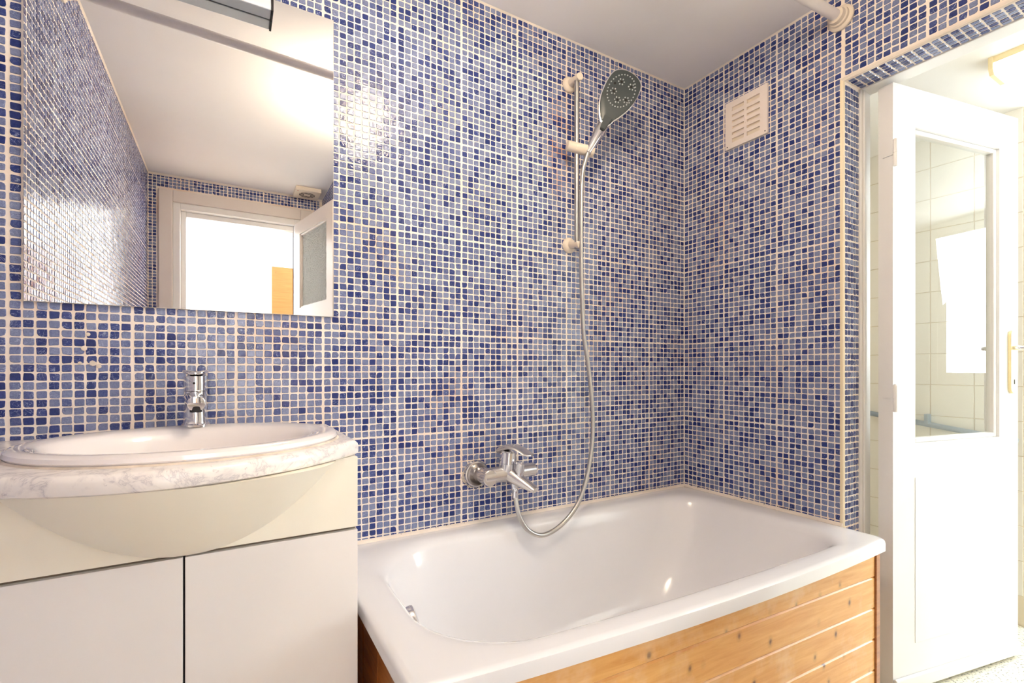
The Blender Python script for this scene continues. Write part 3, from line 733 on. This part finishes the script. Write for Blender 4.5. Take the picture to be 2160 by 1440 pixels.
# ---- bathtub
ba = thing('bathtub', (-.76, -.39, 0), 'white enamelled bathtub fitted along the back wall', 'bathtub')
BX0, BX1, BZ = -1.530, -.006, .560
def yfac(x): return (-.783 + .047*((x + .40)/.95)**2)/-.783
def rrect(x0, x1, y0, y1, r, z, n=14, rl=None, skew=True):
    rl = r if rl is None else rl
    P = []
    for cx, cy, a0, rr in ((x1-r, y1-r, 0, r), (x0+rl, y1-rl, 90, rl), (x0+rl, y0+rl, 180, rl), (x1-r, y0+r, 270, r)):
        for i in range(n+1):
            a = R(a0 + 90*i/n); P.append((cx + rr*math.cos(a), cy + rr*math.sin(a)))
    out = []
    # extra points along the long sides
    Q = []
    for i, (x, y) in enumerate(P):
        Q.append((x, y)); x2, y2 = P[(i+1) % len(P)]
        if i % (n+1) == n:
            for k in range(1, 12): Q.append((x + (x2-x)*k/12, y + (y2-y)*k/12))
    for x, y in Q: out.append((x, y*yfac(x) if skew else y, z))
    return out
YB = -.783
rings = [rrect(BX0+.004, BX1-.004, YB+.004, -.003, .026, .5235, rl=.020), rrect(BX0, BX1, YB, -.003, .030, .5255, rl=.022), rrect(BX0, BX1, YB, -.003, .030, .548, rl=.022),
         rrect(BX0+.002, BX1-.002, YB+.002, -.004, .030, .5555, rl=.022), rrect(BX0+.007, BX1-.006, YB+.008, -.006, .028, .5596, rl=.022), rrect(BX0+.016, BX1-.014, YB+.017, -.010, .026, .5606, rl=.022),
         rrect(BX0+.045, BX1-.052, YB+.043, -.045, .11, .5602, rl=.17), rrect(BX0+.062, BX1-.070, YB+.054, -.060, .12, .5594, rl=.19), rrect(BX0+.072, BX1-.082, YB+.061, -.070, .125, .5576, rl=.20),
         rrect(BX0+.080, BX1-.092, YB+.067, -.078, .13, .5545, rl=.21), rrect(BX0+.086, BX1-.099, YB+.071, -.084, .13, .5500, rl=.215), rrect(BX0+.091, BX1-.105, YB+.075, -.089, .13, .5440, rl=.22),
         rrect(BX0+.096, BX1-.111, YB+.078, -.093, .13, .535, rl=.22), rrect(BX0+.112, BX1-.130, YB+.085, -.101, .135, .49, rl=.22),
         rrect(BX0+.145, BX1-.19, YB+.098, -.116, .14, .40, rl=.21), rrect(BX0+.175, BX1-.26, YB+.112, -.132, .14, .30, rl=.20), rrect(BX0+.205, BX1-.33, YB+.135, -.155, .14, .215, rl=.19),
         rrect(BX0+.25, BX1-.40, YB+.175, -.195, .12, .178, rl=.16), rrect(BX0+.33, BX1-.50, YB+.24, -.26, .08, .168, rl=.10)]
obj('tub_shell', MB().loops(rings, cap0=False), 'tub', ba, smooth=True)
of = obj('overflow_cap', MB().lathe((-1.418, -.372, .484), (1, -.1, .22), [(0, .036), (.012, .037), (.018, .035), (.021, .028), (.022, .0)], 32), 'chrome', ba, smooth=True)
obj('drain', MB().lathe((-1.08, -.40, .1685), (0, 0, 1), [(0, .034), (.003, .033), (.004, .024), (.002, .02), (.002, 0)], 28), 'chrome', ba, smooth=True)
# sealant bead along the walls with mould specks
mb = MB().prism([(BX0, -.002, .558), (BX0, -.011, .560), (BX0, -.006, .567), (BX0, -.002, .570)], (1.53, 0, 0))
mb.prism([(-.002, 0, .558), (-.011, 0, .560), (-.006, 0, .567), (-.002, 0, .570)], (0, YD, 0))
obj('sealant', mb, 'caulk', ba, fix=True)
mb = MB(); g = random.Random(3)
for i in range(70):
    x = -g.uniform(.05, 1.35); s_ = g.uniform(.0009, .0024); z = .5705 + g.uniform(-.003, .004)
    if g.random() < .35: mb.lathe((x, -.0045, z), (0, -1, .3), [(0, s_), (.0007, s_*.6)], 7)
    else: mb.lathe((x, -.0045, z), (0, -1, .3), [(0, s_*.6), (.0007, s_*.4)], 6)
for i in range(16):
    y = -g.uniform(.03, .5); s_ = g.uniform(.0012, .0026)
    mb.lathe((-.0045, y, .5705 + g.uniform(-.002, .003)), (-1, 0, .3), [(0, s_), (.0007, s_*.6)], 7)
o = obj('mould_specks', mb, 'mould', ba, fix=True); o['kind'] = 'stuff'

# ---- pine panel of the bath
bp = thing('bath_panel', (-.75, -.72, 0), 'varnished pine board panel cladding the bath', 'panel')
def yp(x): return -.745*yfac(x) - .0
p0 = Vector((-1.497, -.745*yfac(-1.497) - .0, 0)); p1 = Vector((-.027, -.745, 0)); pe = (p1-p0).normalized(); pn = Vector((pe.y, -pe.x, 0))
if pn.y > 0: pn = -pn
PL = (p1-p0).length
def board(z0, z1):
    me = MB(); c = .0035; hz = (z1-z0)
    prof = [(-.016, z0), (-.003, z0), (0, z0+c), (0, z1-c), (-.004, z1), (-.016, z1)]
    # built along its own length so that the grain follows the board
    me.loops([[(0, -d, z) for d, z in prof], [(PL, -d, z) for d, z in prof]])
    m = bpy.data.meshes.new('board'); m.from_pydata(me.v, [], me.f)
    b = bmesh.new(); b.from_mesh(m); bmesh.ops.recalc_face_normals(b, faces=b.faces); b.to_mesh(m); b.free()
    m.materials.append(M['pine'])
    o = bpy.data.objects.new('board', m); COL.objects.link(o); o.parent = bp
    o.location = p0 - Vector(bp.location); o.rotation_euler = (0, 0, math.atan2(pe.y, pe.x))
ztop = .524; BH = .0975
zz = [(ztop - .0, .4325)] + [(.4325 - BH*k, .4325 - BH*(k+1)) for k in range(4)]
for a, b_ in zz:
    board(max(b_, .012) + .0004, a - .0004)
obj('backing', leafbox(MB(), p0, pe, pn, .0, PL, -.022, -.0165, .0, .52), 'pine_dark', bp, fix=True)
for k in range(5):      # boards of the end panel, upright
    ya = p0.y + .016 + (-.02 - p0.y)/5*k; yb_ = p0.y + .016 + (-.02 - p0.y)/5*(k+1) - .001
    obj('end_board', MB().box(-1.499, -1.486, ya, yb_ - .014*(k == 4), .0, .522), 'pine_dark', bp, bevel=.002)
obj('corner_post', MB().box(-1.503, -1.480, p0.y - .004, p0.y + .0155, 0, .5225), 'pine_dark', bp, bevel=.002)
obj('end_trim', MB().box(-.0255, .0, -.750, -.705, 0, .522), 'post', bp, bevel=.003)

# ---- bath mixer
bm = thing('bath_mixer', (-.97, 0, .73), 'limescaled chrome bath mixer on the tiles above the bath', 'tap')
E1 = Vector((-1.054, -.0018, .729))
obj('escutcheon', MB().lathe(E1, (0, -1, 0), [(0, .047), (.006, .0465), (.012, .043), (.013, .039), (.008, .033), (.005, .024), (.005, .012)], 40), 'chrome_dull', bm, smooth=True)
obj('escutcheon', MB().lathe((-.895, -.0018, .729), (0, -1, 0), [(0, .030), (.004, .0295), (.010, .026), (.014, .018)], 32), 'chrome_dull', bm, smooth=True)
obj('union', MB().lathe((-1.048, -.008, .731), (0, -1, 0), [(0, .018), (.018, .018), (.020, .0265), (.090, .0265), (.092, .024)], 24), 'chrome_dull', bm, smooth=True)
obj('union', MB().lathe((-.895, -.008, .732), (0, -1, 0), [(0, .0135), (.02, .0135), (.022, .018), (.058, .018)], 24), 'chrome_dull', bm, smooth=True)
obj('body', MB().lathe((-1.066, -.076, .7325), (1, 0, .03), [(0, .024), (.002, .0265), (.070, .0265), (.080, .029), (.112, .029), (.122, .0235), (.198, .0232), (.202, .021), (.2025, .0)], 40), 'chrome_dull', bm, smooth=True)
ax = Vector((.03, -.10, 1)).normalized()
obj('cartridge', MB().lathe((-.975, -.078, .742), ax, [(0, .0285), (.030, .0280), (.031, .0268), (.032, .0280), (.068, .0265), (.072, .022)], 36), 'chrome', bm, smooth=True)
# flat lever with ridged top
mb = MB(); rg = []
base = Vector((-.977, -.078, .812)); tip = Vector((-.930, -.165, .806)); 
for i in range(15):
    t = i/14; c = base.lerp(tip, t*1.0 - .22*(1-t)) + Vector((0, 0, .017*math.sin(math.pi*min(1, t*1.15)) )); 
    wv = (.031*(1-t)**.5 + .019*t) if t < .97 else .011; th_ = .0075*(1-t) + .0045
    sd = Vector((.87, .48, 0)); r_ = []
    for k in range(16):
        a = 2*math.pi*k/16; r_.append(c + sd*(wv*math.cos(a)) + Vector((0, 0, th_*math.sin(a))))
    rg.append(r_)
mb.loops(rg)
obj('lever', mb, 'lime' if False else 'chrome_dull', bm, smooth=True)
mb = MB()
for i in range(16):
    t = .04 + i*.058; c = base.lerp(tip, t*1.0 - .22*(1-t)) + Vector((0, 0, .017*math.sin(math.pi*min(1, t*1.15)) + .0065*(1-t) + .0026))
    sd = Vector((.87, .48, 0)); wv = (.031*(1-t)**.5 + .019*t)*.82
    mb.tube([c - sd*wv - Vector((0, 0, .002)), c + Vector((0, 0, .0006)), c + sd*wv - Vector((0, 0, .002))], .0009, 6, 3)
obj('lever_ridges', mb, 'lime', bm, smooth=True)
# spout: flattened tapering tube
mb = MB(); rg = []
for i in range(13):
    t = i/12; c = Vector((-.972, -.078, .736)).lerp(Vector((-.925, -.178, .694)), t)
    d = Vector((.4, -.86, -.36)).normalized(); up = Vector((.1, -.3, 1)); up = (up - d*up.dot(d)).normalized(); sd = d.cross(up)
    ra = .0285*(1-t) + .0190*t; rb = .0285*(1-t) + .0095*t
    rg.append([c + sd*(ra*math.cos(2*math.pi*k/28)) + up*(rb*math.sin(2*math.pi*k/28)) for k in range(28)])
obj('spout', mb.loops(rg), 'chrome_dull', bm, smooth=True)
obj('diverter', MB().lathe((-.952, -.122, .735), (.0, -.1, 1), [(0, .012), (.010, .012), (.011, .0155), (.040, .0150), (.042, .013)], 28), 'chrome', bm, smooth=True)
obj('hose_outlet', MB().lathe((-.958, -.098, .722), (0, -.05, -1), [(0, .015), (.024, .013), (.030, .0108), (.048, .0108), (.05, .009)], 24), 'chrome', bm, smooth=True)
mb = MB(); g = random.Random(9); rg0 = []; rg1 = []
for k in range(40):
    a = 2*math.pi*k/40; lo = (math.sin(a) < -.1)
    r_ = .0485 + (g.uniform(0, .010) if lo else g.uniform(0, .002)); rg0.append((E1.x + math.cos(a)*r_, -.0002, E1.z + math.sin(a)*r_)); rg1.append((E1.x + math.cos(a)*.044, -.0045, E1.z + math.sin(a)*.044))
obj('sealant', MB().loops([rg0, rg1], cap0=False, cap1=False), 'lime', bm, smooth=True)
mb = MB()
for k in range(22):
    a = R(195 + 145*k/21); r_ = .049 + g.uniform(0, .005)
    mb.lathe((E1.x + math.cos(a)*r_, -.0022, E1.z + math.sin(a)*r_), (0, -1, 0), [(0, g.uniform(.0010, .0026)), (.0006, .001)], 7)
o = obj('mould_specks', mb, 'mould', bm, fix=True); o['kind'] = 'stuff'

# ---- shower hose
HP = [(-.632, -.088, 1.888), (-.64, -.085, 1.862), (-.653, -.08, 1.793), (-.658, -.08, 1.609), (-.656, -.08, 1.399), (-.651, -.085, 1.223), (-.633, -.09, 1.101), (-.619, -.095, .96), (-.621, -.1, .838),
      (-.649, -.11, .72), (-.699, -.12, .617), (-.77, -.125, .552), (-.854, -.13, .524), (-.916, -.13, .545), (-.952, -.122, .598), (-.962, -.108, .672)]
sh = thing('shower_hose', (-.96, -.11, .67), 'silver shower hose looping from the bath mixer to the hand shower', 'hose')
obj('hose', MB().tube(HP, .0078, 16, 10), 'alu', sh, smooth=True)
obj('end_nut', MB().lathe((-.9605, -.1095, .685), (-.02, -.04, -1), [(0, .0098), (.022, .0098), (.026, .0082)], 20), 'chrome', sh, smooth=True)
# ---- slide bar
sb = thing('shower_rail', (-.656, -.03, 1.87), 'cream shower slide rail fixed to the tiles', 'shower rail')
obj('bar', MB().lathe((-.661, -.058, 1.535), (.0, 0, 1), [(0, .0090), (.64, .0090)], 20), 'alu', sb, smooth=True)
for z, zf in ((2.168, 2.175), (1.545, 1.560)):
    mb = MB().lathe((-.655, -.0018, zf), (0, -1, 0), [(0, .030), (.006, .0295), (.012, .024), (.016, .016)], 32)
    br = obj('bracket', mb, 'plastic_cream', sb, smooth=True)
    s0 = Vector((-.655, -.014, zf)); s1 = Vector((-.661, -.078, z))
    obj('bracket_arm', MB().lathe(s0, s1 - s0, [(0, .0155), ((s1-s0).length - .012, .0135), ((s1-s0).length, .0135), ((s1-s0).length + .002, .011)], 28), 'plastic_cream', br, smooth=True)
s0 = Vector((-.704, -.056, 1.911)); s1 = Vector((-.606, -.085, 1.897))
sl = obj('slider', MB().lathe(s0, s1 - s0, [(-.002, .010), (0, .0185), (.030, .0190), (.031, .0175), (.033, .0185), (.100, .0205), (.104, .018)], 32), 'plastic_cream', sb, smooth=True)

# ---- hand shower
U_ = Vector((.397, -.222, .890)).normalized(); N_ = Vector((-.463, -.886, -.015)).normalized(); N_ = (N_ - U_*N_.dot(U_)).normalized(); R_ = U_.cross(N_) * -1
if R_.x < 0: R_ = -R_
C_ = Vector((-.525, -.150, 2.109))
hs = thing('hand_shower', (-.628, -.09, 1.90), 'chrome hand shower with a dark grey spray face', 'hand shower')
Pq = lambda r, u, n: C_ + R_*r + U_*u + N_*n
def headloop(scale, n, grow=0):
    # irregular rounded head outline, clockwise from the neck
    base = [(-.014, -.120), (-.030, -.103), (-.046, -.074), (-.056, -.045), (-.060, -.010), (-.060, .025), (-.053, .054), (-.036, .070), (-.010, .077), (.018, .074), (.040, .062), (.050, .044), (.053, .015), (.050, -.018), (.042, -.050), (.030, -.078), (.018, -.100), (.010, -.120)]
    Q = [];
    for i in range(len(base)):
        p0 = base[i-1]; p1 = base[i]; p2 = base[(i+1) % len(base)]; p3 = base[(i+2) % len(base)]
        for k in range(4):
            t = k/4
            Q.append(tuple(.5*((2*p1[j]) + (p2[j]-p0[j])*t + (2*p0[j]-5*p1[j]+4*p2[j]-p3[j])*t*t + (3*p1[j]-p0[j]-3*p2[j]+p3[j])*t**3) for j in (0, 1)))
    return [Pq(x*scale*1.10, (y+.01)*scale*1.05 - .01, n) for x, y in Q]
obj('shell', MB().loops([headloop(.80, -.030), headloop(.98, -.022), headloop(1.07, -.008), headloop(1.06, -.002), headloop(1.0, 0)]), 'chrome', hs, smooth=True)
fc = obj('spray_face', MB().loops([headloop(1.005, -.001), headloop(1.0, .002), headloop(.975, .0035)]), 'grey_plastic', hs, smooth=True)
hb = Vector((-.634, -.088, 1.886)); ht = Pq(-.006, -.116, -.024)
obj('handle', MB().lathe(hb, ht - hb, [(0, .0115), (.012, .0125), (.03, .0155), ((ht-hb).length*.6, .0205), ((ht-hb).length, .0225), ((ht-hb).length + .012, .019), ((ht-hb).length + .020, .010)], 28), 'chrome', hs, smooth=True)
obj('neck_inlay', MB().loops([[Pq(x, y, n) for x, y in ((-.019, -.105), (.014, -.105), (.008, -.155), (-.012, -.155))] for n in (-.004, .0112)]), 'grey_plastic', hs, fix=True, bevel=.002)
noz = []
for k in range(30):
    a = 2*math.pi*k/30; noz.append((-.004 + .050*math.cos(a), .004 + .062*math.sin(a)))
for cx_, cy_ in ((-.018, .034), (.022, .034), (-.028, -.010), (.026, -.018), (-.002, -.032)):
    for k in range(6):
        a = 2*math.pi*k/6 + .3; noz.append((cx_*1.05 + .0095*math.cos(a)*1.1, cy_ + .0095*math.sin(a)*1.1))
mb = MB()
for x, y in noz: mb.lathe(Pq(x, y, .003), N_, [(0, .0028), (.0025, .0021), (.003, .0)], 8)
obj('nozzles', mb, 'nozzle', fc, smooth=True)['kind'] = 'stuff'
for cx_, cy_ in ((-.018, .034), (.022, .034), (-.028, -.010), (.026, -.018), (-.002, -.032), (-.038, .018)): obj('jet_hole', MB().lathe(Pq(cx_, cy_, .0030), N_, [(0, .0046), (.0014, .0044), (.0015, 0)], 12), 'black', fc, fix=True)

# ---- vent grille on the right wall
vg = thing('vent_grille', (0, -.302, 1.985), 'cream plastic vent grille on the tiled right wall', 'vent')
vy0, vy1, vz0, vz1 = -.391, -.214, 1.986, 2.176
mb = MB(); x0, x1 = -.011, -.0022
fr = [(vy0, vy1, vz0, vz0+.022), (vy0, vy1, vz1-.024, vz1), (vy0, vy0+.030, vz0+.022, vz1-.024), (vy1-.030, vy1, vz0+.022, vz1-.024), (-.308, -.296, vz0+.022, vz1-.024)]
for a, b_, c, d in fr: mb.box(x0, x1, a, b_, c, d)
obj('frame', mb, 'plastic_white', vg)
H_ = vz1 - vz0 - .046; NS = 6
for k in range(1, NS):
    z = vz0 + .022 + H_*k/NS
    for a, b_ in ((vy0+.030, -.308), (-.296, vy1-.030)):
        obj('slat', MB().box(x0+.0005, x1, a, b_, z-.0072, z+.0072), 'plastic_white', vg)
obj('duct', MB().box(-.0028, -.0020, vy0+.02, vy1-.02, vz0+.02, vz1-.02), 'plastic_cream', vg)
obj('shutter_tab', MB().box(-.0135, -.011, -.305, -.302, 2.06, 2.085), 'plastic_white', vg)
for y in (vy0+.009, vy1-.009): obj('screw', MB().lathe((-.011, y, vz0+.010), (-1, 0, 0), [(0, .0025), (.0008, .002)], 10), 'dark', vg)

# ---- shower curtain rail
cr = thing('curtain_rail', (-1.1, -.57, 2.263), 'white shower curtain rail running between the walls under the ceiling', 'rail')
a = Vector((-.0018, -.640, 2.263)); b_ = Vector((XL+.0018, -.505, 2.263)); d = (b_-a)
obj('pole', MB().lathe(a, d, [(.01, .0165), (d.length - .01, .0165)], 32), 'rail_white', cr, smooth=True)
pf = [(0, .040), (.006, .040), (.009, .037), (.012, .031), (.020, .030), (.023, .026), (.036, .024), (.038, .018)]
obj('flange', MB().lathe(a, d, pf, 36), 'plastic_cream', cr, smooth=True)
obj('flange', MB().lathe(b_, -d, pf, 36), 'plastic_cream', cr, smooth=True)

# ---- ceiling lamp of the bathroom (just outside the frame; its glow shows in the mirror and on the tiles)
cl = thing('ceiling_lamp', (-1.235, -.84, CEIL), 'round warm lamp on the bathroom ceiling, reflected in the tiles', 'lamp')
obj('base', MB().lathe((-1.235, -.84, CEIL), (0, 0, -1), [(0, .05), (.018, .05), (.024, .032), (.036, .030)], 40), 'plastic_white', cl, smooth=True)
obj('globe', MB().lathe((-1.235, -.84, CEIL-.030), (0, 0, -1), [(.088 - .088*math.cos(math.pi*i/16), .088*math.sin(math.pi*i/16)) for i in range(17)], 40), 'lamp_glow', cl, smooth=True)

# ---- extractor fan on the ceiling (seen in the mirror)
ef = thing('extractor_fan', (-1.305, -2.19, CEIL), 'square cream extractor fan on the ceiling, seen in the mirror', 'fan')
fx0, fx1, fy0, fy1 = -1.388, -1.222, -2.275, -2.095
obj('housing', MB().box(fx0, fx1, fy0, fy1, CEIL-.028, CEIL), 'plastic_cream', ef, bevel=.004)
mb = MB()
for k in range(13):
    x = -1.305 - .048 + .096*k/12; h = math.sqrt(max(0, .053**2 - (x+1.305)**2))
    for s_ in ((-h, -.018), (.018, h)) if abs(x+1.305) < .022 else ((-h, h),): mb.box(x-.0022, x+.0022, -2.185+s_[0], -2.185+s_[1], CEIL-.0288, CEIL-.0275)
obj('grille_slots', mb, 'dark', ef)
M['red'] = plain('red_dot', srgb(214, 70, 60), .4)
obj('indicator', MB().lathe((-1.372, -2.12, CEIL-.028), (0, 0, -1), [(0, .004), (.001, .003)], 12), 'red', ef)

# ---- small plugs of filler left in old screw holes of the back wall
fp = bpy.data.objects['wall_back']; g = random.Random(4)
for x, z, r_ in ((-2.075, 1.168, .006), (-2.082, 1.135, .008), (-2.066, 1.100, .009), (-2.055, 1.093, .007), (-2.090, 1.100, .005)):
    obj('filler_plug', MB().lathe((x, -.0005, z), (.1, -1, .1), [(0, r_*.8), (.0014, r_*.75), (.0018, r_*.5)], 9), 'lime', fp, smooth=True)
